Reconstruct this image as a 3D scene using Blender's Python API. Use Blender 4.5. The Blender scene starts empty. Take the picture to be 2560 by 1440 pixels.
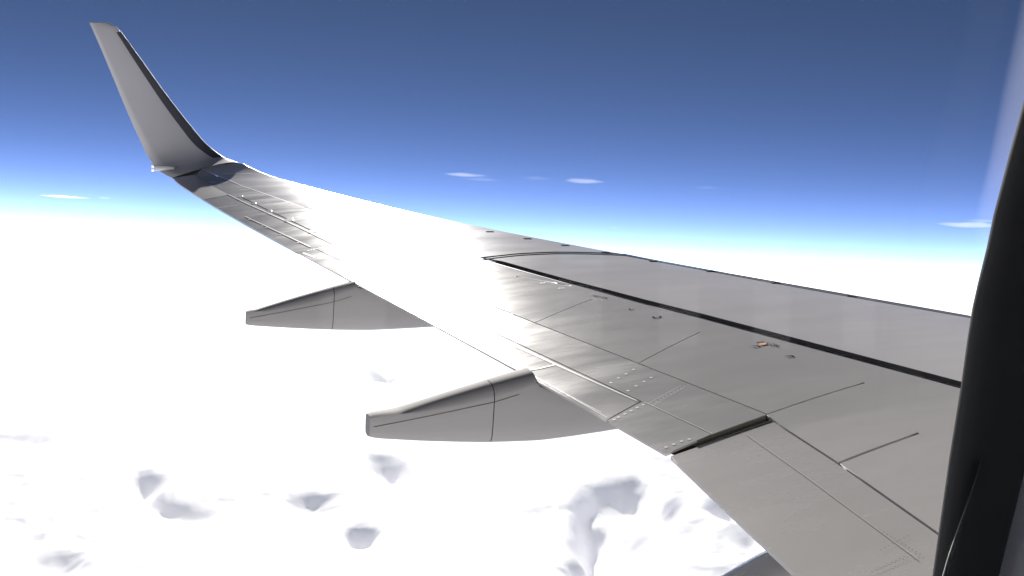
import bpy, bmesh, math, random
import numpy as np
from mathutils import Vector, Matrix

random.seed(7); np.random.seed(7)
C = bpy.context.scene.collection
scn = bpy.context.scene
R = math.radians

# ------------------------------------------------------------------ camera
# X = forward, Y = outboard over the port wing, Z = up.  The eye is the origin.
YAW, PITCH, ROLL, FPX = R(17.6952), R(-1.5948), R(2.8872), 2407.4
fwd = Vector((math.sin(YAW)*math.cos(PITCH), math.cos(YAW)*math.cos(PITCH), math.sin(PITCH)))
rgt0 = Vector((math.cos(YAW), -math.sin(YAW), 0)); up0 = rgt0.cross(fwd)
rgt = rgt0*math.cos(ROLL) + up0*math.sin(ROLL)
upv = -rgt0*math.sin(ROLL) + up0*math.cos(ROLL)
cam_d = bpy.data.cameras.new('camera'); cam = bpy.data.objects.new('camera', cam_d); C.objects.link(cam)
cam.matrix_world = Matrix(((rgt.x, upv.x, -fwd.x, 0), (rgt.y, upv.y, -fwd.y, 0), (rgt.z, upv.z, -fwd.z, 0), (0, 0, 0, 1)))
cam_d.sensor_width = 36.0; cam_d.lens = 36.0*FPX/2560.0
cam_d.clip_start = 0.02; cam_d.clip_end = 900000.0
scn.camera = cam

# ------------------------------------------------------------------ light
SUN_EL, SUN_AZ = R(21.5), R(8.6)          # azimuth measured from +Y towards +X
sun_dir = Vector((math.sin(SUN_AZ)*math.cos(SUN_EL), math.cos(SUN_AZ)*math.cos(SUN_EL), math.sin(SUN_EL)))
sd = bpy.data.lights.new('sun', 'SUN'); sd.energy = 4.6; sd.angle = R(0.6); sd.color = (1.0, 0.955, 0.90)
sun = bpy.data.objects.new('sun', sd); C.objects.link(sun)
sun.rotation_euler = sun_dir.to_track_quat('Z', 'Y').to_euler()
w = bpy.data.worlds.new('World'); scn.world = w; w.use_nodes = True
nt = w.node_tree; nt.nodes.clear()
wo = nt.nodes.new('ShaderNodeOutputWorld'); bg = nt.nodes.new('ShaderNodeBackground')
sky = nt.nodes.new('ShaderNodeTexSky'); sky.sky_type = 'NISHITA'; sky.sun_disc = False
sky.sun_elevation = SUN_EL; sky.sun_rotation = SUN_AZ
sky.altitude = 13000; sky.air_density = 0.4; sky.dust_density = 0.1; sky.ozone_density = 1.0
bg.inputs['Strength'].default_value = 0.05
# the white air layer lying along the whole horizon, thinning with elevation
tc = nt.nodes.new('ShaderNodeTexCoord'); sx = nt.nodes.new('ShaderNodeSeparateXYZ'); nt.links.new(tc.outputs['Generated'], sx.inputs[0])
cl = nt.nodes.new('ShaderNodeMath'); cl.operation = 'MAXIMUM'; cl.inputs[1].default_value = 0.0; nt.links.new(sx.outputs['Z'], cl.inputs[0])
last = sky.outputs[0]
for deg, colr in ((1.2, (9.2, 13.4, 13.4)), (3.0, (1.15, 2.0, 8.0))):
    ex_ = nt.nodes.new('ShaderNodeMath'); ex_.operation = 'MULTIPLY'; ex_.inputs[1].default_value = -1/math.sin(R(deg)); nt.links.new(cl.outputs[0], ex_.inputs[0])
    ep = nt.nodes.new('ShaderNodeMath'); ep.operation = 'EXPONENT'; nt.links.new(ex_.outputs[0], ep.inputs[0])
    hz = nt.nodes.new('ShaderNodeVectorMath'); hz.operation = 'SCALE'; hz.inputs[0].default_value = colr; nt.links.new(ep.outputs[0], hz.inputs['Scale'])
    sm = nt.nodes.new('ShaderNodeVectorMath'); sm.operation = 'ADD'; nt.links.new(last, sm.inputs[0]); nt.links.new(hz.outputs[0], sm.inputs[1]); last = sm.outputs[0]
nt.links.new(sm.outputs[0], bg.inputs[0]); nt.links.new(bg.outputs[0], wo.inputs[0])
vs = scn.view_settings; vs.view_transform = 'Standard'; vs.look = 'None'; vs.gamma = 1.0
vs.exposure = 1.7; vs.use_curve_mapping = False
scn.render.engine = 'CYCLES'

# ------------------------------------------------------------------ helpers
def ray(u, v):
    return (fwd + rgt*((u-1280)/FPX) + upv*((720-v)/FPX)).normalized()
def at_y(u, v, Y):
    d = ray(u, v); return d*(Y/d.y)
def at_z(u, v, Z):
    d = ray(u, v); return d*(Z/d.z)

YC, AC = 0.8373, 9.9987        # span and aft offsets of the eye in wing coordinates
Z0, Z1, Z2, KS = -1.4347, 0.1025, 0.0030, 0.1416
CAMB = 0.10
def le0(s): return 0.35+0.52*s
def te0(s):
    return 10.7-(17.16-s)*0.287 if s > 5.8 else (10.7-(17.16-5.8)*0.287)+(5.8-s)*0.02
def surf(s, a):
    """height of the wing's upper surface over span s and aft distance a"""
    l, t = le0(s), te0(s); c = t-l; q = (a-l)/c-0.5
    q = max(-0.75, min(0.9, q))
    tip = max(0.0, s-16.2)
    return Z0+Z1*s+Z2*s*s - KS*c*q - CAMB*c*(q*q-1/12.) + 0.10*tip*tip
def P(s, a, h=0.0):
    return Vector((AC-a, s-YC, surf(s, a)+h))
def sa(u, v):
    """where the sight line through (u, v) meets the wing's upper surface"""
    d = ray(u, v)
    best = None; lo = 3.0; f0 = None
    k = 3.0
    while k < 26.0:
        p = d*k; s, a = p.y+YC, AC-p.x
        f = p.z-surf(s, a)
        if f0 is not None and f0 > 0 >= f:
            lo, hi = k-0.05, k
            for _ in range(30):
                m = 0.5*(lo+hi); q = d*m
                if q.z-surf(q.y+YC, AC-q.x) > 0: lo = m
                else: hi = m
            p = d*lo; return (p.y+YC, AC-p.x)
        if f > 0 and (best is None or f < best[0]): best = (f, s, a)
        f0 = f; k += 0.05
    return (best[1], best[2])

def link(name, me, mat=None, parent=None, smooth=False):
    o = bpy.data.objects.new(name, me); C.objects.link(o)
    if mat: me.materials.append(mat)
    if smooth: me.polygons.foreach_set('use_smooth', [True]*len(me.polygons))
    if parent: o.parent = parent
    return o
def mesh(name, vs_, fs, mat=None, parent=None, smooth=False):
    me = bpy.data.meshes.new(name); me.from_pydata([tuple(v) for v in vs_], [], fs); me.update()
    return link(name, me, mat, parent, smooth)
def tag(o, label=None, cat=None, group=None, kind=None):
    if label: o['label'] = label
    if cat: o['category'] = cat
    if group: o['group'] = group
    if kind: o['kind'] = kind
    return o

# ------------------------------------------------------------------ materials
def mat(name, col, rough=0.5, metal=0.0, spec=0.5, build=None, coat=0.0):
    m = bpy.data.materials.new(name); m.use_nodes = True
    n = m.node_tree.nodes; L = m.node_tree.links; b = n['Principled BSDF']
    b.inputs['Base Color'].default_value = (*col, 1); b.inputs['Roughness'].default_value = rough
    b.inputs['Metallic'].default_value = metal; b.inputs['Specular IOR Level'].default_value = spec
    b.inputs['Coat Weight'].default_value = coat
    if build: build(n, L, b)
    return m
def paint(col, rough, dirt=0.12, wav=0.35, streak=(1.2, 9.0, 6.0), rvar=0.10):
    """aircraft paint: airflow streaks along the chord, soft skin waviness, uneven gloss"""
    def f(n, L, b):
        g = n.new('ShaderNodeNewGeometry')
        mp = n.new('ShaderNodeMapping'); mp.inputs['Scale'].default_value = streak
        mp.inputs['Rotation'].default_value = (0, 0, R(4))
        L.new(g.outputs['Position'], mp.inputs['Vector'])
        t = n.new('ShaderNodeTexNoise'); t.inputs['Scale'].default_value = 1.0; t.inputs['Detail'].default_value = 7; t.inputs['Roughness'].default_value = 0.62
        L.new(mp.outputs[0], t.inputs['Vector'])
        t2 = n.new('ShaderNodeTexNoise'); t2.inputs['Scale'].default_value = 0.55; t2.inputs['Detail'].default_value = 5
        L.new(g.outputs['Position'], t2.inputs['Vector'])
        ad = n.new('ShaderNodeMath'); ad.operation = 'ADD'; L.new(t.outputs[0], ad.inputs[0]); L.new(t2.outputs[0], ad.inputs[1])
        cr = n.new('ShaderNodeMapRange'); cr.inputs['From Min'].default_value = 0.7; cr.inputs['From Max'].default_value = 1.3
        cr.inputs['To Min'].default_value = 1-dirt; cr.inputs['To Max'].default_value = 1+dirt*0.6
        L.new(ad.outputs[0], cr.inputs['Value'])
        mx = n.new('ShaderNodeVectorMath'); mx.operation = 'SCALE'; mx.inputs[0].default_value = col
        L.new(cr.outputs[0], mx.inputs['Scale']); L.new(mx.outputs[0], b.inputs['Base Color'])
        rr = n.new('ShaderNodeMapRange'); rr.inputs['From Min'].default_value = 0.35; rr.inputs['From Max'].default_value = 0.65
        rr.inputs['To Min'].default_value = rough-rvar*0.5; rr.inputs['To Max'].default_value = rough+rvar*0.5
        L.new(t.outputs[0], rr.inputs['Value']); L.new(rr.outputs[0], b.inputs['Roughness'])
        t3 = n.new('ShaderNodeTexNoise'); t3.inputs['Scale'].default_value = 2.2; t3.inputs['Detail'].default_value = 3
        L.new(mp.outputs[0], t3.inputs['Vector'])
        bp = n.new('ShaderNodeBump'); bp.inputs['Strength'].default_value = wav; bp.inputs['Distance'].default_value = 0.0025
        L.new(t3.outputs[0], bp.inputs['Height']); L.new(bp.outputs[0], b.inputs['Normal'])
    return f
def matte(name, col):
    m = bpy.data.materials.new(name); m.use_nodes = True; n = m.node_tree.nodes; L = m.node_tree.links; n.clear()
    o = n.new('ShaderNodeOutputMaterial'); d = n.new('ShaderNodeBsdfDiffuse'); d.inputs[0].default_value = (*col, 1); d.inputs['Roughness'].default_value = .3
    t = n.new('ShaderNodeTexNoise'); t.inputs['Scale'].default_value = 9; g = n.new('ShaderNodeNewGeometry'); L.new(g.outputs['Position'], t.inputs['Vector'])
    k = n.new('ShaderNodeMapRange'); k.inputs['To Min'].default_value = .75; k.inputs['To Max'].default_value = 1.25; L.new(t.outputs[0], k.inputs['Value'])
    v = n.new('ShaderNodeVectorMath'); v.operation = 'SCALE'; v.inputs[0].default_value = col; L.new(k.outputs[0], v.inputs['Scale']); L.new(v.outputs[0], d.inputs[0])
    L.new(d.outputs[0], o.inputs['Surface']); return m
M = {}
M['wing'] = mat('wing_grey_paint', (.27, .265, .265), .34, build=paint((.375, .366, .36), .225, dirt=.07, rvar=.04, streak=(.8, 3.5, 3)))
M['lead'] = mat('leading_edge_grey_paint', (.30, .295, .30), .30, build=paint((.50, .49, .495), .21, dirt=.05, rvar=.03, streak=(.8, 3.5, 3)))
M['flap'] = mat('flap_grey_paint', (.26, .255, .25), .36, build=paint((.335, .327, .322), .27, dirt=.05, wav=0.0, rvar=.04, streak=(.8, 3, 3)))
M['alu'] = mat('bare_worn_panel', (.28, .275, .275), .30, build=paint((.335, .328, .325), .25, dirt=.10, wav=.4, streak=(0.9, 4.0, 4.0), rvar=.07))
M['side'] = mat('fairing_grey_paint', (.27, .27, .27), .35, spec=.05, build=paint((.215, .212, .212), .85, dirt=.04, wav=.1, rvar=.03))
M['winglet'] = mat('winglet_paint', (.35, .34, .35), .38, build=paint((.335, .328, .325), .34, dirt=.04, wav=.08, rvar=.03))
M['black'] = matte('black_stripe_paint', (.022, .022, .024))
M['dark'] = matte('seam_recess', (.03, .028, .024))
M['slot'] = mat('flap_cove_primer', (.10, .095, .075), .7, spec=.2)
M['metal'] = mat('dull_leading_metal', (.05, .05, .056), .6, spec=.15)
M['rivet_glint'] = mat('rivet_and_glint', (.56, .55, .545), .35)  # also paints the glint of panel edges and lips
M['letter'] = matte('stencil_black', (.03, .028, .028))
M['slotmark'] = matte('sunk_fastener', (.10, .10, .10))
M['crease'] = mat('faint_edge_glint', (.36, .355, .35), .4)  # lighter grey painting the faint glint along the flap crease
M['orange'] = mat('orange_sticker', (.75, .28, .03), .5)
M['seal'] = mat('black_window_seal', (.085, .085, .082), .9, spec=.1)
M['trim'] = mat('cabin_trim', (.78, .77, .80), .6)
M['lamp'] = mat('lamp_housing', (.34, .34, .34), .4)

# ------------------------------------------------------------------ clouds below: the ground of this scene
DECK = -2200.0
def vnoise(x, y, seed):
    xi = np.floor(x).astype(np.int64); yi = np.floor(y).astype(np.int64)
    xf = x-xi; yf = y-yi
    def h(i, j):
        n = (i*374761393 + j*668265263 + seed*974711) & 0xffffffff
        n = ((n ^ (n >> 13))*1274126177) & 0xffffffff
        return ((n ^ (n >> 16)) & 0xffff)/65535.0
    u = xf*xf*xf*(xf*(xf*6-15)+10); v = yf*yf*yf*(yf*(yf*6-15)+10)
    return (h(xi, yi)*(1-u)+h(xi+1, yi)*u)*(1-v)+(h(xi, yi+1)*(1-u)+h(xi+1, yi+1)*u)*v
def fbm(x, y, seed, octv=5, gain=.5, billow=False):
    s = 0; a = 1; t = 0
    for k in range(octv):
        n = vnoise(x*2**k+k*17.3, y*2**k-k*9.1, seed+k)
        if billow: n = 1-np.abs(2*n-1)**1.3
        s = s+a*n; t += a; a *= gain
    return s/t
# hollows between the cloud heaps: (u, v, half width, half depth in metres, depth)
HOLES = [(350, 1208, 38, 17, 260), (338, 1228, 26, 10, 240), (375, 1248, 22, 9, 200), (410, 1262, 30, 7, 170), (450, 1272, 34, 7, 190), (505, 1276, 34, 6, 200),
         (780, 1247, 30, 8, 200), (740, 1252, 22, 7, 120), (815, 1260, 30, 7, 110), (900, 1332, 22, 9, 420), (928, 1331, 20, 6, 200),
         (958, 934, 34, 12, 1500), (1000, 940, 44, 8, 1100), (985, 903, 26, 4, 500), (948, 1158, 28, 9, 340), (982, 1170, 26, 12, 380), (960, 1206, 16, 8, 240), (1025, 1184, 26, 7, 260),
         (1075, 1194, 22, 4, 120), (1520, 1262, 44, 26, 300), (1590, 1245, 46, 20, 320), (1560, 1285, 70, 18, 260), (1640, 1290, 48, 16, 280), (1690, 1285, 36, 10, 200), (1495, 1320, 36, 26, 420),
         (1490, 1375, 36, 24, 520), (1525, 1400, 40, 28, 560), (1560, 1350, 38, 20, 300), (1540, 1440, 46, 26, 520), (1600, 1370, 40, 14, 260), (1440, 1432, 34, 12, 170), (1740, 1330, 26, 8, 120),
         (1815, 1290, 30, 13, 230), (1845, 1305, 20, 9, 180), (1885, 1376, 20, 8, 170), (60, 1418, 60, 16, 150), (140, 1412, 44, 16, 190), 
         (510, 1022, 32, 6, 150), (580, 1027, 26, 4, 100), (150, 963, 24, 5, 130)]
def cloud_deck():
    th = np.concatenate([np.linspace(-24, 64, 760), np.linspace(64, 336, 260)[1:-1]])*math.pi/180
    dp = np.linspace(R(42), R(2.4), 760); rr = np.concatenate([[600, 1000, 1500, 2000], 2200/np.tan(dp), np.exp(np.linspace(math.log(2200/math.tan(R(2.4))), math.log(420000), 130))[1:]])
    T, Rr = np.meshgrid(th, rr); X = np.sin(T)*Rr; Y = np.cos(T)*Rr
    big = fbm(X/5200., Y/5200., 3, 3)
    wx = (fbm(X/900., Y/900., 50, 3)-.5)*420; wy = (fbm(X/900., Y/900., 70, 3)-.5)*420
    bil = fbm((X+wx)/950., (Y+wy)/950., 11, 5, .5, True)
    Z = (big-.5)*160 + (bil-.6)*90
    Hd = np.zeros_like(Z); Es = np.zeros_like(Z); Ed = np.zeros_like(Z); fine = fbm((X+wx)/520., (Y+wy)/520., 31, 6, .56, True)*.55+fbm((X+wx)/300., (Y+wy)/300., 91, 5, .55)*.45
    for (u, v, hw, hd, dep) in HOLES:
        p = at_z(u, v, DECK)
        d = Vector((p.x, p.y)).normalized()
        dx, dy = X+wx*.25-p.x, Y+wy*.25-p.y
        along = dx*d.x+dy*d.y; acr = dx*d.y-dy*d.x
        D = math.hypot(p.x, p.y); mw = 1.15*hw*D/FPX; md = 1.15*hd*D*D/(-DECK*FPX)
        e = np.exp(-((acr/mw)**2+(along/np.where(along > 0, md*1.5, md*.62))**2)); dep *= .95
        Es += e; Ed += e*dep
    e = np.minimum(Es, 1.15); dep = Ed/np.maximum(Es, 1e-6)
    if True:
        q = np.clip((e*1.25+(fine-.47)*1.9*np.sqrt(e)-.16)/1.25, 0, 1); q = q*q*(3-2*q)
        Hd = np.maximum(Hd, q*dep*.95) 
    def blur(a, n, ax):
        k = np.ones(2*n+1)/(2*n+1)
        for _ in range(3): a = np.apply_along_axis(lambda v: np.convolve(np.pad(v, n, 'edge'), k, 'valid'), ax, a)
        return a
    soft = fbm((X+wx*.6)/420., (Y+wy*.6)/420., 301, 5, .46)*.8+fbm((X+wx)/150., (Y+wy)/150., 341, 3, .4)*.2
    Mk = np.clip(Es*1.2, 0, 1)
    Hd = Hd*.85 - Mk*(soft-.5)*230
    Hd = blur(blur(Hd, 2, 1), 4, 0)
    Z -= Hd
    Z += DECK
    nv, nh = X.shape
    V = np.stack([X, Y, Z], -1).reshape(-1, 3).astype(np.float32)
    i = np.arange(nv-1)[:, None]; j = np.arange(nh)[None, :]; j2 = (j+1) % nh
    F = np.stack([i*nh+j, (i+1)*nh+j, (i+1)*nh+j2, i*nh+j2], -1).reshape(-1, 4)
    me = bpy.data.meshes.new('cloud_sea')
    me.vertices.add(len(V)); me.vertices.foreach_set('co', V.ravel())
    me.loops.add(F.size); me.loops.foreach_set('vertex_index', F.ravel().astype(np.int32))
    me.polygons.add(len(F)); me.polygons.foreach_set('loop_start', np.arange(0, F.size, 4, dtype=np.int32))
    me.polygons.foreach_set('use_smooth', np.ones(len(F), dtype=bool))
    me.update(calc_edges=True); me.validate()
    m = bpy.data.materials.new('cloud_top'); m.use_nodes = True
    n = m.node_tree.nodes; L = m.node_tree.links; n.clear()
    out = n.new('ShaderNodeOutputMaterial')
    df = n.new('ShaderNodeBsdfDiffuse'); df.inputs[0].default_value = (.885, .865, .89, 1); df.inputs['Roughness'].default_value = 1
    tr = n.new('ShaderNodeBsdfTranslucent'); tr.inputs[0].default_value = (.97, .96, .97, 1)
    gl = n.new('ShaderNodeBsdfGlossy'); gl.inputs[0].default_value = (.97, .97, .97, 1); gl.inputs['Roughness'].default_value = .85
    m1 = n.new('ShaderNodeMixShader'); m1.inputs[0].default_value = .05
    m2 = n.new('ShaderNodeMixShader'); m2.inputs[0].default_value = .25
    L.new(df.outputs[0], m1.inputs[1]); L.new(tr.outputs[0], m1.inputs[2])
    L.new(m1.outputs[0], m2.inputs[1]); L.new(gl.outputs[0], m2.inputs[2]); L.new(m2.outputs[0], out.inputs['Surface'])
    o = link('cloud_sea', me, m)
    tag(o, kind='structure'); return o
cloud_deck()
# the air between: pale, even, from under the cloud sea to just above the winglet
hm = bpy.data.materials.new('haze_air'); hm.use_nodes = True
n = hm.node_tree.nodes; L = hm.node_tree.links; n.clear()
o_ = n.new('ShaderNodeOutputMaterial'); pv = n.new('ShaderNodeVolumePrincipled')
pv.inputs['Color'].default_value = (.97, .98, 1, 1); pv.inputs['Density'].default_value = 6.5e-6; pv.inputs['Anisotropy'].default_value = .5
L.new(pv.outputs[0], o_.inputs['Volume'])
_h = 440000; _V = [(x, y, z) for z in (DECK-900, 14) for x, y in ((-_h, -_h), (_h, -_h), (_h, _h), (-_h, _h))]
tag(mesh('haze', _V, [[0, 3, 2, 1], [4, 5, 6, 7], [0, 1, 5, 4], [1, 2, 6, 5], [2, 3, 7, 6], [3, 0, 4, 7]], hm), kind='stuff')

# thin high clouds seen above the horizon: flattened volumes, each its own thing
vm = bpy.data.materials.new('thin_cloud'); vm.use_nodes = True
n = vm.node_tree.nodes; L = vm.node_tree.links; n.clear()
o_ = n.new('ShaderNodeOutputMaterial'); pv = n.new('ShaderNodeVolumePrincipled')
pv.inputs['Color'].default_value = (.98, .98, 1, 1); pv.inputs['Density'].default_value = .00016; pv.inputs['Anisotropy'].default_value = .3
L.new(pv.outputs[0], o_.inputs['Volume'])
def wisp(u, v, wpx, hpx, label, k=1.0, dist=42000, slant=0.0):
    p = ray(u, v)*dist
    bm = bmesh.new(); bmesh.ops.create_icosphere(bm, subdivisions=4, radius=1)
    hw = wpx/2/FPX*dist; hh = hpx/2/FPX*dist
    rn = random.random()*100
    for q in bm.verts:
        c = q.co.copy(); tp_ = max(0.0, 1-c.x*c.x)**.6
        n1 = float(fbm(np.array([c.x*2.2+rn]), np.array([c.y*1.5+c.z]), 5, 3)[0])
        taper = 1-.35*c.x
        q.co = Vector((c.x*hw*(1+.25*(n1-.5)), c.y*hw*.5*(.3+.7*tp_), c.z*hh*tp_*taper*(.5+1.0*n1)+slant*c.x*hw+hh*.7*(n1-.5)))
    bmesh.ops.rotate(bm, verts=bm.verts, cent=(0, 0, 0), matrix=Matrix.Rotation(-math.atan2(p.x, p.y), 3, 'Z'))
    me = bpy.data.meshes.new('thin_cloud'); bm.to_mesh(me); bm.free()
    m = vm
    if k != 1.0:
        m = vm.copy(); m.node_tree.nodes['Principled Volume'].inputs['Density'].default_value *= k
    o = link('thin_cloud', me, m, smooth=True); o.location = p
    tag(o, label, 'cloud', 'thin clouds floating above the horizon')
    return o
wisp(1165, 437, 120, 9, 'long flat white wisp of cloud above the middle of the wing, left of two', 1.0)
wisp(1205, 449, 110, 6, 'faint streak of cloud trailing just under the left wisp above the wing', .35)
wisp(1462, 453, 110, 11, 'bright flat cloud wisp above the black stripe of the wing, right of two', 1.0)
wisp(1345, 446, 90, 7, 'very faint cloud streak between the two bright wisps above the wing', .3)
wisp(1770, 469, 80, 6, 'small faint cloud wisp high above the inboard half of the wing', .3)
wisp(162, 492, 112, 5, 'thin bright sliver of cloud at far left beneath the winglet', 6.0)
wisp(262, 495, 36, 3, 'tiny cloud dash just right of the sliver at far left', 3.0)
wisp(2430, 562, 150, 13, 'flat pale cloud wisp touching the black window frame', 1.2)
wisp(2465, 552, 90, 6, 'thin cloud streak just over the wisp beside the window frame', .6)
wisp(1538, 570, 34, 4, 'tiny pale cloud fleck low over the wing leading edge', 1.0)

# ------------------------------------------------------------------ the airliner
plane = bpy.data.objects.new('airliner', None); C.objects.link(plane)
tag(plane, 'grey airliner with its port wing, upswept winglet and black framed cabin window', 'airliner')

def curve(px, ext0=None, ext1=None):
    pts = [sa(u, v) for u, v in px]
    if ext0: pts = ext0+pts
    if ext1: pts = pts+ext1
    return pts
def resample(pts, n):
    p = np.array(pts, float); d = np.r_[0, np.cumsum(np.hypot(*np.diff(p, axis=0).T))]
    t = np.linspace(0, d[-1], n)
    return np.stack([np.interp(t, d, p[:, 0]), np.interp(t, d, p[:, 1])], 1)
def between(pts, s0, s1, n=40):
    """part of an (span, aft) line between two spans, as n points"""
    p = np.array(sorted(pts)); S = np.linspace(s0, s1, n)
    k = p[:, 0]
    A = np.interp(S, k, p[:, 1])
    if S.max() > k[-1]:
        sl = (p[-1, 1]-p[-3, 1])/(p[-1, 0]-p[-3, 0]); A = np.where(S > k[-1], p[-1, 1]+(S-k[-1])*sl, A)
    if S.min() < k[0]:
        sl = (p[1, 1]-p[0, 1])/(p[1, 0]-p[0, 0]); A = np.where(S < k[0], p[0, 1]+(S-k[0])*sl, A)
    return np.stack([S, A], 1)
def fit(pts, deg):
    p = np.array(pts); k = np.polyfit(p[:, 0], p[:, 1], deg); return k

LEpx = [(600, 409), (640, 424), (740, 456), (830, 483), (925, 508), (1010, 525), (1100, 546), (1168, 560), (1278, 583), (1374, 602),
        (1421, 609), (1513, 628), (1585, 640), (1740, 667), (1936, 703), (2125, 737), (2426, 789)]
TEopx = [(430, 445), (447, 454), (506, 498), (534, 519), (603, 555), (739, 628), (785, 650), (834, 674), (914, 720), (1088, 818),
         (1150, 850), (1292, 929), (1342, 956), (1519, 1050), (1669, 1133)]
TEipx = [(1675, 1137), (1770, 1226), (1869, 1321), (1995, 1440)]
FSpx = [(506, 421), (569, 448), (603, 464), (652, 481), (707, 500), (900, 560), (1140, 628), (1250, 660), (1400, 697), (1700, 775), (1900, 830), (2150, 900), (2400, 972)]
L2px = [(570, 486), (660, 527), (775, 580), (830, 607), (1113, 720), (1150, 733), (1340, 806), (1595, 908), (1915, 1035)]
L2ipx = [(1915, 1037), (2095, 1157), (2345, 1333)]
L3px = [(613, 541), (775, 617), (822, 633), (1113, 775), (1230, 832), (1400, 909), (1605, 1003), (1780, 1085)]
LE = curve(LEpx); TEo = curve(TEopx); TEi = curve(TEipx); FS = curve(FSpx); L2 = curve(L2px); L2i = curve(L2ipx); L3 = curve(L3px)
def smooth_line(c, deg=3):
    k = fit(c, deg); s0 = min(p[0] for p in c); s1 = max(p[0] for p in c)
    e0 = np.polyval(np.polyder(k), s0); e1 = np.polyval(np.polyder(k), s1)
    def f(s):
        if s < s0: return np.polyval(k, s0)+e0*(s-s0)
        if s > s1: return np.polyval(k, s1)+e1*(s-s1)
        return np.polyval(k, s)
    return f
fLE = smooth_line(LE, 4); fFS = smooth_line(FS, 3); fL2 = smooth_line(L2, 3); fTE = smooth_line(TEo, 3)
fL3 = smooth_line(L3, 2); fTEi = smooth_line(TEi, 1); fL2i = lambda s: float(between(L2i, s, s, 1)[0, 1])
ROOT = 1.6; 
sTIP_L, sTIP_T = LE[0][0], TEo[0][0]

def grid_panel(name, fw, af, m, nv=10, gap=(0, 0, 0, 0), skirt=.015, h=0.0, parent=plane, closed_te=None, hf=None):
    """panel between a forward and an aft polyline of (span, aft) points; gap = fwd, aft, first side, last side"""
    fw = np.array(fw, float).copy(); af = np.array(af, float).copy(); nu = len(fw)
    fw[:, 1] += gap[0]; af[:, 1] -= gap[1]
    def trim(c, g0, g1):
        d = np.r_[0, np.cumsum(np.hypot(*np.diff(c, axis=0).T))]
        t = np.linspace(g0, d[-1]-g1, nu)
        return np.stack([np.interp(t, d, c[:, 0]), np.interp(t, d, c[:, 1])], 1)
    fw = trim(fw, gap[2], gap[3]); af = trim(af, gap[2], gap[3])
    V = []; F = []
    for j in range(nv+1):
        t = j/nv
        for i in range(nu):
            q = fw[i]*(1-t)+af[i]*t
            V.append(P(q[0], q[1], h + (hf(i/(nu-1), t) if hf else 0)))
    flip = fw[0, 0] > fw[-1, 0]
    for j in range(nv):
        for i in range(nu-1):
            f = [j*nu+i, j*nu+i+1, (j+1)*nu+i+1, (j+1)*nu+i]
            F.append(f)
    loop = [i for i in range(nu)]+[j*nu+nu-1 for j in range(1, nv+1)]+[nv*nu+i for i in range(nu-2, -1, -1)]+[j*nu for j in range(nv-1, 0, -1)]
    b = len(V)
    for k in loop: V.append(V[k].copy())
    for k in loop: V.append(V[k]-Vector((0, 0, skirt)))
    n = len(loop)
    for k in range(n): F.append([b+k, b+n+k, b+n+(k+1) % n, b+(k+1) % n])
    o = mesh(name, V, F, m, parent, True)
    bm = bmesh.new(); bm.from_mesh(o.data)
    bm.faces.ensure_lookup_table()
    bm.normal_update()
    if bm.faces[0].normal.z < 0: bmesh.ops.reverse_faces(bm, faces=bm.faces)
    bm.to_mesh(o.data); bm.free()
    return o
def line(f, s0, s1, n=40): return [(s, float(f(s))) for s in np.linspace(s0, s1, n)]

G = .006
sG = [sa(*q) for q in ((1150, 733), (1340, 806), (1595, 908), (1915, 1035), (2095, 1157))]      # aft corners of spoiler gaps
sH = [sa(*q) for q in ((1280, 687), (1480, 748), (1750, 830), (2165, 955), (2295, 1083))]       # forward corners
ail0, ail1 = sa(508, 499), sa(570, 487)      # outboard end of the aileron
ai0, ai1 = sa(750, 631), sa(840, 610)        # inboard end
fe0, fe1 = sa(1519, 1050), sa(1605, 1003)    # inboard end of the outboard flap
sl0, sl1 = sa(1672, 1133), sa(1918, 1036)    # slot

# forward skin with rolled nose
def nose_panel():
    S0, S1 = ROOT, sTIP_L; nu = 120; V = []; F = []
    rows = []
    for i, s in enumerate(np.linspace(S0, S1, nu)):
        r = .035+.09*(S1-s)/(S1-S0)
        al = float(fLE(s)); col = []
        e = .01; p = P(s, al); q = P(s, al+.05)
        tan = (p-q).normalized(); nrm = Vector((0, 1, 0)).cross(tan);
        if nrm.z < 0: nrm = -nrm
        c = p-nrm*r
        for a in np.linspace(190, 8, 14): col.append(c+tan*(r*1.3*math.sin(R(a)))+nrm*(r*math.cos(R(a))))
        af = float(fFS(s)) if s < sa(506, 421)[0] else float(fFS(s))
        for t in np.linspace(0, 1, 14): col.append(P(s, al+(af-.004-al)*t))
        rows.append(col)
    m = len(rows[0])
    for c in rows: V += c
    for i in range(nu-1):
        for j in range(m-1): F.append([i*m+j, i*m+j+1, (i+1)*m+j+1, (i+1)*m+j])
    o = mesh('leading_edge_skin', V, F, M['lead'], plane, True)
    bm = bmesh.new(); bm.from_mesh(o.data); bmesh.ops.recalc_face_normals(bm, faces=bm.faces); bm.to_mesh(o.data); bm.free()
nose_panel()

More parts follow.
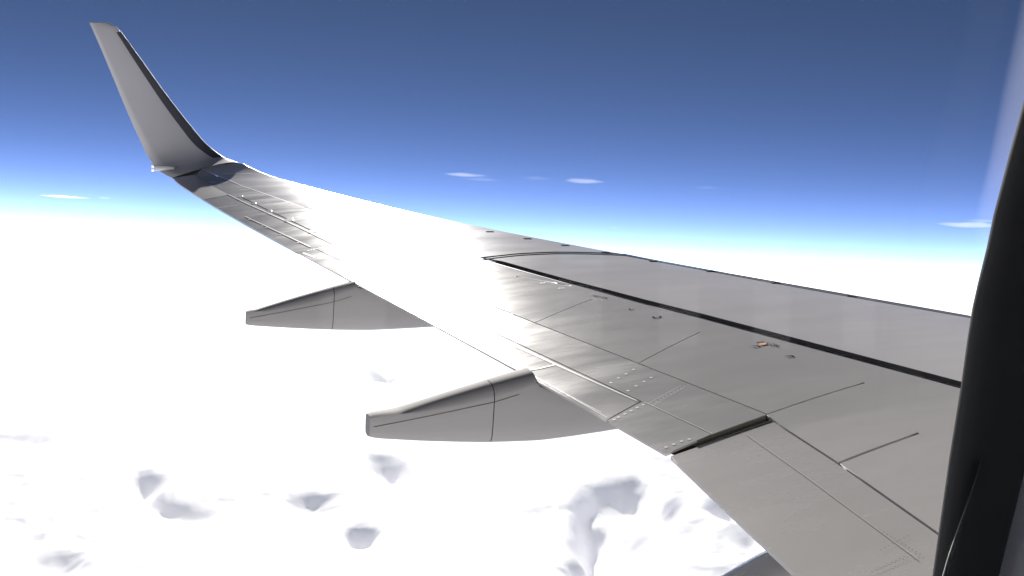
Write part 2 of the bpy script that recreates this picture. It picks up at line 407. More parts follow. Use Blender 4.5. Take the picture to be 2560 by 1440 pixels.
# black line that frames the corrosion coated area
def ribbon(name, px, widths, m, h=.004, parent=plane, pts=None, sub=6):
    """flat painted or raised strip along sight points, widths in metres measured along the chord"""
    q = pts if pts is not None else [sa(u, v) for u, v in px]
    q = np.array(q); d = np.r_[0, np.cumsum(np.hypot(*np.diff(q, axis=0).T))]
    t = np.linspace(0, d[-1], (len(q)-1)*sub+1)
    S = np.interp(t, d, q[:, 0]); A = np.interp(t, d, q[:, 1]); W_ = np.interp(t, d, np.interp(np.linspace(0, 1, len(q)), np.linspace(0, 1, len(widths)), widths))
    V = []; F = []
    for i in range(len(t)):
        k = max(0, min(len(t)-2, i)); dx = S[k+1]-S[k]; dy = A[k+1]-A[k]; l = math.hypot(dx, dy)
        nx, ny = -dy/l, dx/l
        for sgn, hh in ((-1, 0), (-1, h), (1, h), (1, 0)):
            V.append(P(S[i]+sgn*nx*W_[i]/2, A[i]+sgn*ny*W_[i]/2, hh))
    for i in range(len(t)-1):
        for k in range(3): F.append([i*4+k, i*4+k+1, (i+1)*4+k+1, (i+1)*4+k])
    o = mesh(name, V, F, m, parent)
    bm = bmesh.new(); bm.from_mesh(o.data); bm.faces.ensure_lookup_table(); bm.normal_update()
    if bm.faces[1].normal.z < 0: bmesh.ops.reverse_faces(bm, faces=bm.faces)
    bm.to_mesh(o.data); bm.free(); return o
def strip2(name, e0, e1, m, h=.008, n=90):
    """painted band between two traced edges"""
    A = resample([sa(u, v) for u, v in e0], n); B = resample([sa(u, v) for u, v in e1], n); V = []; F = []
    for a, b in zip(A, B):
        for t in np.linspace(0, 1, 4):
            q = a*(1-t)+b*t; V.append(P(q[0], q[1], h))
    for i in range(n-1):
        for k in range(3): F.append([i*4+k, i*4+k+1, (i+1)*4+k+1, (i+1)*4+k])
    return mesh(name, V, F, m, plane)
strip2('black_stripe', [(1201, 645.5), (1257, 655), (1327.5, 675), (1421, 700.6), (1515, 725), (1609, 750), (1750, 785), (1926, 831), (2102, 877.5), (2277, 923.6), (2403, 957), (2800, 1062)],
       [(1207, 647.5), (1217, 650), (1281, 666.6), (1327.5, 680), (1421, 707.2), (1515, 732.3), (1609, 758), (1750, 793), (1926, 840.5), (2102, 887.5), (2277, 934.5), (2400, 968), (2800, 1078)], M['black'])
strip2('black_stripe', [(1201, 645), (1241, 640.6), (1299, 634.6), (1391, 630.8), (1491.5, 632.6), (1562, 636.2), (1640, 651.5), (1740, 669.6), (1936, 705.8), (2125, 739.4), (2426, 791.6)],
       [(1209, 648), (1241, 643.5), (1299, 637.4), (1391, 633.6), (1491.5, 635.3), (1562, 638.6), (1640, 653.3), (1740, 671.6), (1936, 707.8), (2125, 741.6), (2426, 794)], M['black'])

# middle skin: from the front seam to the spoilers
def nrm_line(ptsA, n=40): return resample(ptsA, n)
mid_o_aft = line(fL2, ai0[0]+.0, ail1[0], 50)
grid_panel('skin_panel', line(fFS, ai1[0]+.02, sTIP_T+.35, 50), line(fL2, ai1[0], sTIP_T, 50) , M['alu'], 8, (G, G*.7, 0, 0))
# outboard of the spoilers down to the aileron's inboard end
so_f = sa(1280, 687)
grid_panel('skin_panel', line(fFS, float(sG[0][0])+.15, ai1[0]+.02, 50), line(fL2, sG[0][0], ai1[0], 50), M['wing'], 10, (G, G, 0, 0))
# strip forward of the spoilers, sharing its edge with them
rt = (ROOT, sH[4][1]+(sH[4][0]-ROOT)*.12)
segs = [resample([sH[k], sH[k+1]], 16) for k in range(4)]+[resample([sH[4], rt], 16)]
aft_edge = np.concatenate([resample([sG[0], sH[0]], 12)[:-1]]+[q[:-1] for q in segs[:-1]]+[segs[-1]])
fs_ = [(q[0] if q[0] < sG[0][0] else q[0], float(fFS(q[0]))) for q in aft_edge]
fwd_edge = resample([(s, float(fFS(s))) for s in np.linspace(sG[0][0]+.15, ROOT, 80)], len(aft_edge))
# parameterise the forward edge by the aft edge's length so quads stay regular
grid_panel('skin_panel', fwd_edge, aft_edge, M['wing'], 12, (G, 0, 0, 0))
aftc = [tuple(g) for g in sG]+[(ROOT, float(fL2i(ROOT)))]
for k in range(5):
    g = G*.8 if k < 3 else .011
    af = resample([aftc[k], aftc[k+1]], 16) if k < 0 else np.array([(s, fL2i(s)) for s in np.linspace(aftc[k][0], aftc[k+1][0], 16)]) if k >= 3 else np.array([(s, float(fL2(s))) for s in np.linspace(aftc[k][0], aftc[k+1][0], 16)])
    V_f = segs[k].copy(); 
    o = grid_panel('spoiler', V_f, af, M['wing'], 8, (0, G, g, g if k < 4 else 0), skirt=.03)

_q = [(abs(float(fL3(ai0[0]+(ai1[0]-ai0[0])*t))-(ai0[1]+(ai1[1]-ai0[1])*t)), ai0[0]+(ai1[0]-ai0[0])*t) for t in np.linspace(0, 1, 200)]
sAL = min(_q)[1]
# wing tip cap aft of the skin up to the aileron
grid_panel('tip_skin', line(fL2, ail1[0], sTIP_T, 20), line(fTE, ail0[0], sTIP_T, 20), M['winglet'], 6, (G*.2, 0, G*.6, 0), skirt=.02)
# aileron with its tab line
def hump(i, t): return 0.0
grid_panel('aileron', line(fL2, ai1[0], ail1[0], 40), line(fTE, ai0[0], ail0[0], 40), M['alu'], 8, (G, 0, G, G), skirt=.02, h=-.002)
# fixed strip behind the spoilers, outboard flap, and its inboard end piece
grid_panel('fixed_panel', line(fL2, sl1[0], ai1[0], 70), line(fL3, sa(1780, 1085)[0], sAL, 70), M['alu'], 6, (G, G*.8, .0, G), skirt=.03)
grid_panel('outboard_flap', line(fL3, fe1[0], sAL, 70), line(fTE, fe0[0], ai0[0], 70), M['alu'], 6, (G, 0, G, G), skirt=.014)
grid_panel('flap_end', line(fL3, sa(1780, 1085)[0], fe1[0], 20), line(fTE, sl0[0], fe0[0], 20), M['alu'], 6, (0.001, 0, 0, G), skirt=.014)
# inboard flap, a step lower than the outboard one
i0, i1 = sa(1677, 1139), sa(1934, 1054)
grid_panel('inboard_flap', [(s, float(fL2i(s))) for s in np.linspace(i1[0], ROOT, 40)], [(s, float(fTEi(s))) for s in np.linspace(i0[0], ROOT, 40)],
           M['flap'], 10, (.006, 0, 0, 0), skirt=.02, h=-.004)

# wing body: dark recess under the seams, and the lower skin
def core():
    V = []; F = []; nu = 80; top = 16
    SS = np.linspace(ROOT-.2, sTIP_T-.05, nu)
    for s in SS:
        le = float(fLE(s))+.05; te = float(fTE(s)) if s > sl0[0] else float(fTEi(s)); te -= .03
        c = te-le
        for t in np.linspace(0, 1, top):
            V.append(P(s, le+c*t, -.034*(1-t**6)-.013))
        for t in np.linspace(1, 0, top):
            th = .125*c*(2.6*math.sqrt(max(t, 0))*(1-t)**1.0)*.8
            V.append(P(s, le+c*t, -.016-.03*(1-t)-th))
    m = 2*top
    for i in range(nu-1):
        for j in range(m): F.append([i*m+j, i*m+(j+1) % m, (i+1)*m+(j+1) % m, (i+1)*m+j])
    F.append(list(range(m))); F.append([(nu-1)*m+j for j in range(m)][::-1])
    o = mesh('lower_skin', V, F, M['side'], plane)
    o.data.materials.append(M['dark'])
    for k, p in enumerate(o.data.polygons):
        j = k % m
        if k < (nu-1)*m and j < top-1: p.material_index = 1
    bm = bmesh.new(); bm.from_mesh(o.data); bmesh.ops.recalc_face_normals(bm, faces=bm.faces); bm.to_mesh(o.data); bm.free()
core()
# slot between the flaps: a lighter primer coloured wall inside the opening
ribbon('flap_cove', [(1735, 1111), (1922, 1045)], [.06], M['slot'], h=-.02)

# ------------------------------------------------------------------ winglet
def lerp(a, b, t): return a+(b-a)*t
YT = P(*TEo[0]).y; YL = P(*LE[0]).y
ST = [((600, 409), (430, 445), None), ((578, 402), (407, 433), .22), ((560, 394), (389, 419), .40), ((538, 379), (377, 402), .52), ((513, 357), (366, 385), .60),
      ((486, 326), (353, 357), .66), ((423, 246), (322, 289), .76), ((350, 145), (281, 190), .86), ((312, 92), (250, 116), .92),
      ((292, 68), (232, 75), .95), ((272, 58), (224, 56), .965)]
def winglet():
    secs = []
    for l, t, dy in ST:
        if dy is None: A = P(*LE[0]); B = P(*TEo[0])
        else:
            A = at_y(*l, max(YL, YT)+dy*1.0); B = at_y(*t, max(YL, YT)+dy*.9)
        secs.append((A, B))
    # densify along the arc with Catmull-Rom
    def cr(p, k, t):
        p0, p1, p2, p3 = p[max(k-1, 0)], p[k], p[k+1], p[min(k+2, len(p)-1)]
        return .5*((2*p1)+(p2-p0)*t+(2*p0-5*p1+4*p2-p3)*t*t+(3*p1-p0-3*p2+p3)*t**3)
    As = []; Bs = []
    for k in range(len(secs)-1):
        for t in np.linspace(0, 1, 6)[:-1]:
            As.append(cr([x[0] for x in secs], k, t)); Bs.append(cr([x[1] for x in secs], k, t))
    As.append(secs[-1][0]); Bs.append(secs[-1][1])
    n = len(As)
    prof = [0, .005, .015, .03, .055, .085, .13, .2, .3, .42, .55, .7, .85, 1.0]
    def th(t): return .6*(.2969*math.sqrt(t)-.126*t-.3516*t*t+.2843*t**3-.1015*t**4)
    def build(name, idx, m, inner_only=False):
        V = []; F = []
        for i in range(n):
            a, b = As[i], Bs[i]; c = b-a
            up = (As[min(i+1, n-1)]-As[max(i-1, 0)]); 
            nn = up.cross(c).normalized()
            if nn.y > 0 and i > n*.25: nn = -nn
            if i <= n*.25 and nn.z < 0: nn = -nn
            for t in idx: V.append(a+c*t+nn*(th(t)*c.length*.9 - th(.3)*c.length*.0))
            for t in reversed(idx): V.append(a+c*t-nn*(th(t)*c.length*.9+.002))
        m_ = 2*len(idx)
        for i in range(n-1):
            for j in range(m_-1): F.append([i*m_+j, i*m_+j+1, (i+1)*m_+j+1, (i+1)*m_+j])
        F.append([(n-1)*m_+j for j in range(m_)])
        o = mesh(name, V, F, m, None, True)
        bm = bmesh.new(); bm.from_mesh(o.data); bmesh.ops.remove_doubles(bm, verts=bm.verts, dist=.0005)
        bmesh.ops.recalc_face_normals(bm, faces=bm.faces); bm.to_mesh(o.data); bm.free()
        return o
    w_ = build('winglet', prof, M['winglet']); w_.parent = plane
    # leading edge strip, wrapped a few millimetres proud
    V = []; F = []
    idx = [.20, .13, .085, .055, .03, .015, .005, 0]
    i0_ = 8; i1_ = n-8
    for i in range(i0_, i1_):
        a, b = As[i], Bs[i]; c = b-a; up = (As[min(i+1, n-1)]-As[max(i-1, 0)]); nn = up.cross(c).normalized()
        if nn.y > 0 and i > n*.25: nn = -nn
        if i <= n*.25 and nn.z < 0: nn = -nn
        row = [a+c*t+nn*(th(t)*c.length*.9+.004) - c.normalized()*.002 for t in idx]+[a+c*t-nn*(th(t)*c.length*.9+.004)-c.normalized()*.002 for t in reversed(idx[:-1])]
        V += row; m_ = len(row)
    for i in range(i1_-i0_-1):
        for j in range(m_-1): F.append([i*m_+j, i*m_+j+1, (i+1)*m_+j+1, (i+1)*m_+j])
    o = mesh('leading_edge_strip', V, F, M['metal'], w_, True)
    bm = bmesh.new(); bm.from_mesh(o.data); bmesh.ops.recalc_face_normals(bm, faces=bm.faces); bm.to_mesh(o.data); bm.free()
    return w_
winglet()
# rear position light housing at the tip's trailing edge
def box_between(name, a, b, wz, wy, m, parent=plane, taper=1.0):
    a = Vector(a); b = Vector(b); V = []
    d = (b-a).normalized(); s = d.cross(Vector((0, 0, 1))).normalized(); u = s.cross(d)
    for p, k in ((a, 1), (b, taper)):
        for i in range(12):
            an = 2*math.pi*i/12
            V.append(p+s*(abs(math.cos(an))**.6*math.copysign(1, math.cos(an))*wy*k)+u*(abs(math.sin(an))**.6*math.copysign(1, math.sin(an))*wz*k))
    F = [[i, (i+1) % 12, 12+(i+1) % 12, 12+i] for i in range(12)]+[list(range(12))[::-1], list(range(12, 24))]
    o = mesh(name, V, F, m, parent)
    bm = bmesh.new(); bm.from_mesh(o.data); bmesh.ops.recalc_face_normals(bm, faces=bm.faces); bm.to_mesh(o.data); bm.free()
    return o
yl = max(YL, YT)+.12
pl = box_between('position_light', at_y(386, 420, yl), at_y(436, 420, yl), .05, .08, M['lamp'], taper=.5)
mesh_l = box_between('light_lens', at_y(379, 416, yl), at_y(385.5, 416.5, yl), .025, .05, mat('lens', (.9, .9, .9), .08, coat=1), pl)
mesh_l = box_between('light_lens', at_y(379, 425, yl), at_y(385.5, 425, yl), .025, .05, bpy.data.materials['lens'], pl)

# ------------------------------------------------------------------ flap track fairings
def fairing(top, shoulder, seam, bottom, Yn, width, vseam, label, xin, drop, skin=None):
    """top/shoulder/seam/bottom are sight outlines taken on the near side plane Y=Yn; lofted to a canoe of real width"""
    def tr(px, y): 
        return sorted([(at_y(u, v, y).x, at_y(u, v, y).z) for u, v in px])
    T = tr(top, Yn+width*.36); S_ = tr(shoulder, Yn+width*.1); B = tr(bottom, Yn+width*.12)
    x0 = S_[0][0]
    X = np.linspace(x0, xin, 90)
    kT, kS, kB = [np.polyfit([p[0] for p in q], [p[1] for p in q], d) for q, d in ((T, 2), (S_, 2), (B, 2))]
    def it(c, x): 
        p = np.array(c); sl = (p[-1, 1]-p[-2, 1])/(p[-1, 0]-p[-2, 0])
        return np.interp(x, p[:, 0], p[:, 1]) if x <= p[-1, 0] else p[-1, 1]+sl*(x-p[-1, 0])
    V = []; F = []; rows = []
    for x in X:
        e = min(1.0, (x-x0)/.10+.0); rnd = math.sqrt(max(0.0, 1-(1-e)**2))*.12+.88 if e < 1 else 1
        zt, zs, zb = np.polyval(kT, x), np.polyval(kS, x), (np.polyval(kB, x)*.4+it(B, x)*.6)
        ins = float(fTE(Yn+YC))-(AC-x)
        lim = surf(Yn+YC, AC-x)-.012-.06*min(1.0, max(0.0, ins)/.12)
        if ins > 0: zt = min(zt, lim); zs = min(zs, lim-.02)
        if ins <= 0: zt = max(zt, zs+.022)
        if x > xin-.7:
            k = (x-(xin-.7))/.7; zb = zb+(zs-.1-zb)*k**2*drop
        w2 = width/2*(.42+.58*min(1, ((x-x0)/1.3))**.7)
        zm = (zs+zb)/2
        zs_, zb_ = zm+(zs-zm)*rnd, zm+(zb-zm)*rnd
        zt_ = zs_+(zt-zs)*rnd
        yc = Yn+width/2
        hs = zs_-zb_
        sec = [(0, zt_), (-.4, zt_-min(.010, .1*(zt_-zs_))), (-.70, zt_-min(.032, .3*(zt_-zs_))), (-.88, lerp(zt_, zs_, .6)), (-.97, zs_+.006), (-1.0, zs_-.012), (-.99, zs_-hs*.3), (-.97, zs_-hs*.6), (-.92, zs_-hs*.82), (-.8, zs_-hs*.94), (-.5, zb_+.004), (0, zb_)]
        sec = sec+[(-a, b) for a, b in sec[-2:0:-1]]
        rows.append([Vector((x, yc+a*w2, b)) for a, b in sec])
    m = len(rows[0])
    for r_ in rows: V += r_
    # keep the forward and aft shells apart at the vertical seam
    xs = at_y(vseam[0], vseam[1], Yn).x
    ks = int(np.argmin(abs(X-xs)))
    root = bpy.data.objects.new('flap_track_fairing', None); C.objects.link(root); root.parent = plane
    if label: root['label'] = label
    def shell(name, a, b, sc=1.0):
        vv = []; ff = []
        for i in range(a, b+1):
            cx = sum(rows[i], Vector())/m
            vv += [cx+(q-cx)*sc for q in rows[i]]
        for i in range(b-a):
            for j in range(m): ff.append([i*m+j, i*m+(j+1) % m, (i+1)*m+(j+1) % m, (i+1)*m+j])
        ff.append(list(range(m))); ff.append([(b-a)*m+j for j in range(m)][::-1])
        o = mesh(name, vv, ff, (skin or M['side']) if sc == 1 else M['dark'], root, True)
        bm = bmesh.new(); bm.from_mesh(o.data); bmesh.ops.recalc_face_normals(bm, faces=bm.faces)
        for e_ in bm.edges:
            if len(e_.link_faces) == 2 and e_.calc_face_angle(0) > R(40): e_.smooth = False
        bm.to_mesh(o.data); bm.free(); return o
    shell('tail_cone', 0, ks)
    # forward shell starts 1 cm further on
    keep = rows[ks]; rows[ks] = [q+Vector((.007, 0, 0)) for q in keep]
    shell('fairing_body', ks, len(rows)-1)
    rows[ks] = keep
    shell('inner_frame', max(1, ks-4), min(len(rows)-2, ks+4), .985)
    # long panel seam as a thin dark groove strip sitting in the side
    vv = []; ff = []
    sp = tr(seam, Yn)
    for x in np.linspace(sp[0][0]+.03, sp[-1][0], 24):
        i = min(len(X)-1, int(np.argmin(abs(X-x)))); w2 = width/2*(.42+.58*min(1, ((x-x0)/1.3))**.7); yc = Yn+width/2
        z = it(sp, x)
        for dz in (-.0022, .0022): vv.append(Vector((x, yc-w2*.997-.002, z+dz)))
    for i in range(23): ff.append([i*2, i*2+1, i*2+3, i*2+2])
    mesh('panel_seam', vv, ff, M['dark'], root)
    return root
def y_of(u, v): 
    s, a = sa(u, v); return s-YC
yA = y_of(894, 713)-.02; yB = y_of(1341, 957)-.02
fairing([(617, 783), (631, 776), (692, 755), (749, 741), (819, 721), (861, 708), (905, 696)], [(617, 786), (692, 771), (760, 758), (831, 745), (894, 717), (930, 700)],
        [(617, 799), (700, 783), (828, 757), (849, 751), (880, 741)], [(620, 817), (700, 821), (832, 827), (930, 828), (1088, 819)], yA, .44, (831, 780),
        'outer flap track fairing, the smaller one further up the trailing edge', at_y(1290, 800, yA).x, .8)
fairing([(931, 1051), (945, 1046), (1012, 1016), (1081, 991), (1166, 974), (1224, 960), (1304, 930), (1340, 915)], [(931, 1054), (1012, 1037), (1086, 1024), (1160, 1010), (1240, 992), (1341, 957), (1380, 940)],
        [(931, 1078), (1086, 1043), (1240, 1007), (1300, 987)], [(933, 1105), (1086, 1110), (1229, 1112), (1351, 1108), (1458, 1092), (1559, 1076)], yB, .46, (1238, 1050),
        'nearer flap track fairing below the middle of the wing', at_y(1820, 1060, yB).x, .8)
yC = y_of(1985, 1435)+.75
fairing([(1835, 1482), (1867, 1460), (1915, 1428), (1958, 1396), (1995, 1392)], [(1790, 1560), (1850, 1535), (1915, 1505), (1980, 1490)],
        [(1800, 1600), (1900, 1590), (1950, 1580)], [(1790, 1700), (1900, 1720), (2100, 1730)], yC, .62, (1700, 1700),
        'inner flap track fairing, only its grey top shows at the bottom edge', at_y(2150, 1400, yC).x, .5, M['flap'])  # sunlit top put into the colour: lighter grey than the other fairings

# ------------------------------------------------------------------ small marks on the upper surface
def blob(V, F, s, a, r, h):
    b = len(V); n_ = 8
    for k in range(n_):
        an = 2*math.pi*k/n_; V.append(P(s+r*math.cos(an), a+r*math.sin(an), .001))
    for k in range(n_):
        an = 2*math.pi*k/n_; V.append(P(s+r*.6*math.cos(an), a+r*.6*math.sin(an), h))
    for k in range(n_): F.append([b+k, b+(k+1) % n_, b+n_+(k+1) % n_, b+n_+k])
    F.append([b+n_+k for k in range(n_)])
def rivets(name, pxs, r, h, m, kind=True):
    V = []; F = []
    for u, v in pxs:
        s, a = sa(u, v); blob(V, F, s, a, r, h)
    o = mesh(name, V, F, m, plane, True)
    bm = bmesh.new(); bm.from_mesh(o.data); bmesh.ops.recalc_face_normals(bm, faces=bm.faces); bm.to_mesh(o.data); bm.free()
    return o
def row(a, b, n): return [(a[0]+(b[0]-a[0])*i/(n-1), a[1]+(b[1]-a[1])*i/(n-1)) for i in range(n)]
big = [(1262, 787), (1245, 795), (1228, 803), (1211, 809), (1290, 800), (1272, 806), (1254, 815), (1236, 822),
       (1584, 924), (1565, 935), (1546, 945), (1527, 957), (1628, 944), (1610, 954), (1590, 965), (1570, 977),
       (1665, 1118), (1684, 1111), (1704, 1103), (1723, 1098), (1546, 1043), (1562, 1035), (1578, 1027), (1593, 1019), (1608, 1012), (1535, 1049)]
for u, v in big:
    V = []; F = []; blob(V, F, *sa(u, v), .012, .001)
    o = mesh('screw_head', V, F, M['rivet_glint'], plane, True)
tag(rivets('rivet_rows', row((1290, 915), (1515, 1043), 62)+row((1622, 1008), (1700, 965), 16)+row((1632, 1013), (1706, 971), 14)+row((1640, 1003), (1720, 962), 10)
       + row((1612, 1006), (1778, 1083), 36)+row((1232, 770), (1280, 786), 14)+row((1500, 1030), (1300, 924), 40), .006, .0006, M['rivet_glint']), kind='stuff')
tag(rivets('rivet_rows', row((2202, 1375), (2270, 1340), 8)+row((2195, 1425), (2290, 1385), 10)+row((2180, 1430), (2260, 1392), 9)+row((2200, 1325), (2300, 1385), 12), .003, .0008, M['slotmark']), kind='stuff')
# flat pale strips: sun glint on panel edges and lips put into the colour
ribbon('seam_glint', [(1222, 834), (1300, 870), (1385, 909), (1470, 948), (1592, 1002)], [.035, .022, .016, .012], M['rivet_glint'], h=.0015)
ribbon('seam_lip_glint', [(1130, 626), (1250, 662), (1400, 704), (1560, 746), (1720, 790)], [.012, .014, .012, .01, .006], M['rivet_glint'], h=.0015)
ribbon('seam_lip_glint', [(506, 421), (569, 448), (603, 464), (652, 481), (707, 500), (760, 519)], [.014], M['rivet_glint'], h=.0015)
ribbon('hinge_lip_glint', [(570, 486), (615, 508), (660, 528), (720, 555), (775, 581), (830, 608)], [.02], M['rivet_glint'], h=.0015)
ribbon('tab_hinge_glint', [(613, 541), (660, 563), (720, 591), (775, 617)], [.018], M['rivet_glint'], h=.0015)
ribbon('seam_lip_glint', [(556, 434), (630, 434)], [.014], M['rivet_glint'], h=.0015)
ribbon('seam_lip_glint', [(1300, 929), (1345, 922), (1388, 912)], [.02], M['rivet_glint'], h=.0015)
ribbon('flap_crease_glint', [(1862, 1082), (2000, 1180), (2150, 1291), (2292, 1396)], [.004], M['crease'], h=.0006)
ribbon('flap_edge_glint', [(757, 632), (772, 638), (788, 644)], [.03], M['rivet_glint'], h=.0015)
# raised covers of the aileron actuators
for (u, v, k) in ((600, 491, .8), (634, 509, .7), (672, 528, .8), (722, 550, 1.2), (782, 578, 1.2)):
    s, a = sa(u, v); w_ = .07*k; d_ = .05*k
    V = [P(s-w_, a-d_), P(s+w_, a-d_), P(s+w_, a+d_), P(s-w_, a+d_)]+[P(s-w_*.8, a-d_*.8, .002), P(s+w_*.8, a-d_*.8, .002), P(s+w_*.8, a+d_*.8, .002), P(s-w_*.8, a+d_*.8, .002)]
    mesh('hinge_cover', V, [[4, 5, 6, 7], [0, 1, 5, 4], [1, 2, 6, 5], [2, 3, 7, 6], [3, 0, 4, 7]], M['alu'], plane)
ribbon('hinge_groove', [(606, 494), (665, 523), (722, 549), (780, 577)], [.012], M['dark'], h=.001)
tag(rivets('rivet_rows', [(623, 549), (655, 565), (665, 569), (700, 587), (744, 607)]+row((770, 627), (820, 615), 8), .014, .0015, M['rivet_glint']), kind='stuff')
# slat track marks near the nose
for (u, v) in ((1224, 579.5), (1318, 597), (1412, 613.5), (1513, 631), (1633, 653.5), (1775, 678.5), (1937, 708), (2126, 741)):
    s, a = sa(u, v)
    V = [P(s-.025, a-.05, .003), P(s+.025, a-.05, .003), P(s+.025, a+.04, .003), P(s-.025, a+.04, .003)]
    V += [q-Vector((0, 0, .006)) for q in V]
    mesh('slat_bolt', V, [[0, 1, 2, 3], [0, 4, 5, 1], [1, 5, 6, 2], [2, 6, 7, 3], [3, 7, 4, 0]], M['letter'], plane)
# fuel and jack point marks
def ring_mark(u, v, rs, ra, m, name='stencil_mark', open_=0.0):
    s, a = sa(u, v); V = []; F = []; N = 16
    for k in range(N+1):
        an = 2*math.pi*(k/N)*(1-open_)+.6
        for q in (.62, 1.0): V.append(P(s+rs*q*math.cos(an), a+ra*q*math.sin(an), .003))
    for k in range(N): F.append([2*k, 2*k+1, 2*k+3, 2*k+2])
    o = mesh(name, V, F, m, plane)
    return o
ring_mark(1357, 708, .018, .03, M['rivet_glint'], 'drain_ring'); ring_mark(1403, 721, .014, .03, M['rivet_glint'], 'drain_ring')
ring_mark(1642, 793, .03, .04, M['letter'], open_=.25); ring_mark(1580, 773, .02, .03, M['letter'], open_=.5)
def bracket(u, v):
    """small square bracket stencil, open on one side"""
    p0 = sa(u, v)
    V = []; F = []
    def bar(s0, a0, s1, a1):
        b = len(V); V.extend([P(s0, a0, .003), P(s1, a0, .003), P(s1, a1, .003), P(s0, a1, .003)]); F.append([b, b+1, b+2, b+3])
    w_, t_ = .022, .008; s, a = p0
    bar(s-w_, a-w_*1.4, s+w_, a-w_*1.4+t_*1.3); bar(s-w_, a-w_*1.4, s-w_+t_, a+w_*1.2); bar(s+w_-t_, a-w_*1.4, s+w_, a+w_*1.2)
    mesh('stencil_mark', V, F, M['letter'], plane)
bracket(1889, 867); bracket(1974, 892)
# lettering: flat text converted to mesh and laid on the skin, read from the fuselage side
def lettering(txt, pa, pb, size, name='lettering', m='letter'):
    c = bpy.data.curves.new(name, 'FONT'); c.body = txt; c.size = 1; c.offset = .012
    t = bpy.data.objects.new('tmp', c); C.objects.link(t)
    dg = bpy.context.evaluated_depsgraph_get(); me = bpy.data.meshes.new_from_object(t.evaluated_get(dg))
    bpy.data.objects.remove(t)
    xs = [v.co.x for v in me.vertices]; W0 = max(xs)
    a0 = Vector(sa(*pa)); b0 = Vector(sa(*pb)); d = (b0-a0)/W0; dn = d.normalized()
    perp = Vector((dn.y, -dn.x))
    if perp.y < 0: perp = -perp          # tops of the letters point aft
    for v in me.vertices:
        q = a0+d*v.co.x+perp*(v.co.y*size); v.co = P(q.x, q.y, .0035)
    o = link(name, me, M[m], plane); return o
lettering('NO STEP', (1952, 864), (1898, 853), .08)
lettering_ = lettering('NO STEP', (1522, 745), (1486, 738), .05)
s_, a_ = sa(1909, 861)
mesh('sticker', [P(s_-.014, a_-.015, .005), P(s_+.014, a_-.03, .005), P(s_+.02, a_+.02, .005), P(s_, a_+.045, .005), P(s_-.018, a_+.02, .005)], [[0, 1, 2, 3, 4]], M['orange'], plane)

# ------------------------------------------------------------------ fuselage and cabin window
WY = .30                           # outer edge of the window reveal
edge_px = [(2331, 1440), (2346, 1334), (2374, 1138), (2403, 958), (2418, 850), (2431, 768), (2443, 712), (2467, 617), (2483, 539), (2522, 389), (2560, 250), (2600, 100)]
E = [at_y(u, v, WY) for u, v in edge_px]
ex = [(p.x, p.z) for p in E]
# closed window outline in the wall plane: traced forward edge, rounded corners elsewhere
x_lo, z_lo = ex[0]; x_hi, z_hi = ex[-1]
loop = list(ex)
def arc(cx, cz, rx, rz, a0, a1, n): return [(cx+rx*math.cos(R(a)), cz+rz*math.sin(R(a))) for a in np.linspace(a0, a1, n)]
dxl = (ex[0][0]-ex[2][0])/(ex[0][1]-ex[2][1])
zb = z_lo-.05; loop_b = [(x_lo+dxl*(-.05), zb)]
zt = z_hi+.02
loop = loop_b + loop + [(x_hi+.004, zt)] + arc(x_hi-.05+.004, zt, .05, .06, 0, 90, 8)[1:] + [(-.10, zt+.06)] + arc(-.10, zt, .07, .06, 90, 180, 8)[1:] + [(-.17, zb)] + arc(-.10, zb, .07, .06, 180, 270, 8)[1:] \
    + [(loop_b[0][0]-.06, zb-.06)] + arc(loop_b[0][0]-.06, zb, .06, .06, 270, 360, 8)[1:-1]
cxw = sum(p[0] for p in loop)/len(loop); czw = sum(p[1] for p in loop)/len(loop)
def ring(profile, name, m, parent, smooth=True, sel=None):
    """profile: list of (outward offset, Y)"""
    n_ = len(loop); V = []; F = []
    for off, y in profile:
        for i in range(n_):
            a = Vector(loop[i-1]); b = Vector(loop[(i+1) % n_]); t = (b-a).normalized(); nn = Vector((t.y, -t.x))
            p = Vector(loop[i]); q0 = loop[i][1]
            if nn.dot(p-Vector((cxw, czw))) < 0: nn = -nn
            q = p+nn*off*(1+(1.1*max(0.0, q0-z_lo)/(z_hi-z_lo) if off >= .023 and p.x > .1 else 0)); V.append((q.x, y, q.y))
    for k in range(len(profile)-1):
        for i in range(n_): F.append([k*n_+i, k*n_+(i+1) % n_, (k+1)*n_+(i+1) % n_, (k+1)*n_+i])
    o = mesh(name, V, F, m, parent, smooth); return o
fus_y = WY-1.88+.03
wf = ring([(.065, .335), (.025, .318), (.003, .303), (.0, WY), (.001, .296), (.004, .2925), (.009, .291), (.014, .2905), (.019, .291), (.0245, .293)], 'window_frame', M['seal'], plane)
ring([(.0245, .2935), (.0255, .289), (.027, .2865), (.034, .283), (.05, .277), (.08, .270), (.14, .262), (.30, .25)], 'sidewall_panel', M['trim'], plane)
# pane, and a translucent strip painting in the reflection along its rim
gm = bpy.data.materials.new('window_pane'); gm.use_nodes = True; n = gm.node_tree.nodes; L = gm.node_tree.links; n.clear()
go = n.new('ShaderNodeOutputMaterial'); tp = n.new('ShaderNodeBsdfTransparent'); gg = n.new('ShaderNodeBsdfGlossy'); gg.inputs['Roughness'].default_value = .02
fr = n.new('ShaderNodeFresnel'); fr.inputs[0].default_value = 1.25; mx = n.new('ShaderNodeMixShader')
L.new(fr.outputs[0], mx.inputs[0]); L.new(tp.outputs[0], mx.inputs[1]); L.new(gg.outputs[0], mx.inputs[2]); L.new(mx.outputs[0], go.inputs[0])
V = [(x, .322, z) for x, z in loop]
mesh('window_pane', V, [list(range(len(V)))], gm, plane)
fm = bpy.data.materials.new('pane_reflection'); fm.use_nodes = True; n = fm.node_tree.nodes; L = fm.node_tree.links; n.clear()
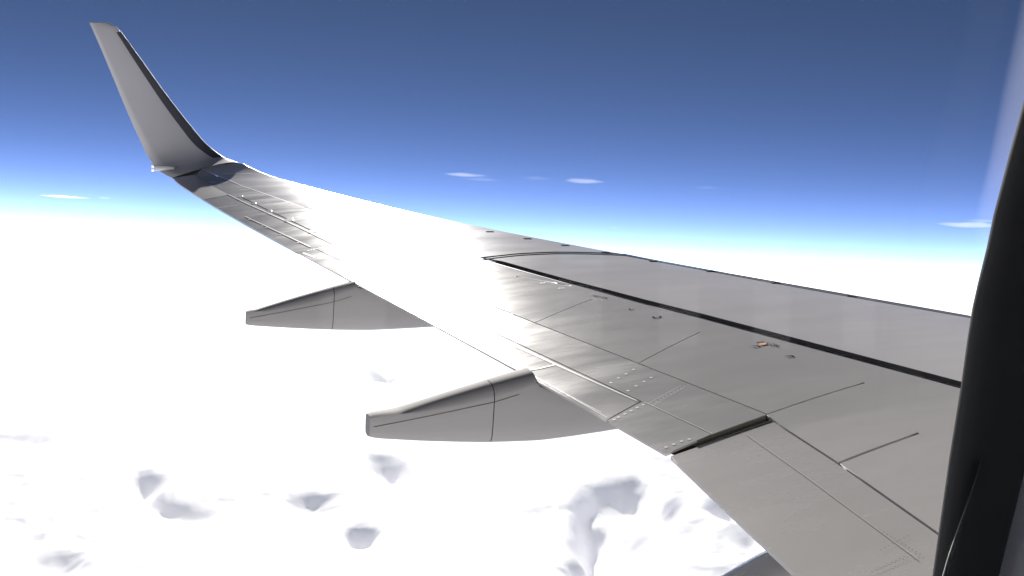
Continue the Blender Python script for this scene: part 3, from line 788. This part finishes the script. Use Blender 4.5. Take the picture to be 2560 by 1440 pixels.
go = n.new('ShaderNodeOutputMaterial'); tp = n.new('ShaderNodeBsdfTransparent'); tl = n.new('ShaderNodeBsdfTranslucent'); tl.inputs[0].default_value = (.8, .8, .95, 1)
mx = n.new('ShaderNodeMixShader'); at_ = n.new('ShaderNodeAttribute'); at_.attribute_name = 'band_strength'; L.new(at_.outputs['Fac'], mx.inputs[0])
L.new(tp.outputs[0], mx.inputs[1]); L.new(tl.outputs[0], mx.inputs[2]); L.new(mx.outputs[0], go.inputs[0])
refl_l = [(2450, 690), (2432, 560), (2458, 450), (2480, 350), (2502, 230), (2525, 120), (2550, 0)]
refl_r = [(2452, 690), (2482, 560), (2510, 450), (2535, 350), (2570, 230), (2600, 120), (2640, 0)]
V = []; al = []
for k, (a, b) in enumerate(zip(refl_l, refl_r)):
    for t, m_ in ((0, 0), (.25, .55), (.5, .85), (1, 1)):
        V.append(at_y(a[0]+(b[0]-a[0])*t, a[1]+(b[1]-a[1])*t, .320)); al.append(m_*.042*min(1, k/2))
bo = mesh('pane_reflection', V, [[4*i+j, 4*i+j+1, 4*i+j+5, 4*i+j+4] for i in range(len(refl_l)-1) for j in range(3)], fm, plane)
at_ = bo.data.attributes.new('band_strength', 'FLOAT', 'POINT'); at_.data.foreach_set('value', al)
# thin ridge low in the frame, its highlight put in as lighter grey
V = []; F = []
gp = [((2452, 1150), .5), ((2440, 1195), 1.5), ((2425, 1240), 3), ((2405, 1300), 6), ((2388, 1350), 8), ((2372, 1400), 9), ((2355, 1460), 9)]
for (u, v), w_ in gp:
    V += [at_y(u-w_*.6, v, .2915), at_y(u, v, .2885), at_y(u+w_*.6, v+2, .2915)]
for i in range(len(gp)-1):
    for k in range(2): F.append([i*3+k, i*3+k+1, (i+1)*3+k+1, (i+1)*3+k])
mesh('gasket_highlight', V, F, mat('highlight_grey', (.16, .16, .15), .45), wf, True)
# fuselage tube and its pale cabin lining, open at this window and along the far side's row of windows
def tube(name, Rr, m, x0, x1, hole):
    cy = .325-1.9+.02; cz = -.05
    X = sorted([x0, cxw-hole, cxw+hole, x1]+[cxw+.5*k+d for k in range(-6, 8) for d in (-.12, .12) if abs(cxw+.5*k+d-cxw) > hole+.01])
    a0, a1 = [math.asin((czw+d-cz)/Rr) for d in (-hole-.04, hole+.04)]
    A = [a0-(2*math.pi-(a1-a0))*k/40 for k in range(40, 0, -1)]+[a0, a1]
    V = []; F = []
    for x in X:
        for a in A: V.append((x, cy+Rr*math.cos(a), cz+Rr*math.sin(a)))
    m_ = len(A)
    for i in range(len(X)-1):
        mid = (X[i]+X[i+1])/2; wide = X[i+1]-X[i]
        for j in range(m_-1):
            am = (A[j]+A[j+1])/2
            if j == m_-2 and abs(mid-cxw) < .05: continue
            if wide < .25 and abs(mid-cxw) < 3.2 and math.cos(am) < -.9 and abs(Rr*math.sin(am)-.0) < .20: continue
            F.append([i*m_+j, i*m_+j+1, (i+1)*m_+j+1, (i+1)*m_+j])
    F.append(list(range(m_-1))); F.append([(len(X)-1)*m_+j for j in range(m_-1)])
    mesh(name, V, F, m, plane, False)
tube('fuselage_skin', 1.9, M['winglet'], -9, 10, .34)
tube('cabin_lining', 1.84, M['trim'], -4, 4.5, .30)
ring([(.066, .3355), (.10, .34), (.40, .335)], 'window_surround', M['winglet'], plane)
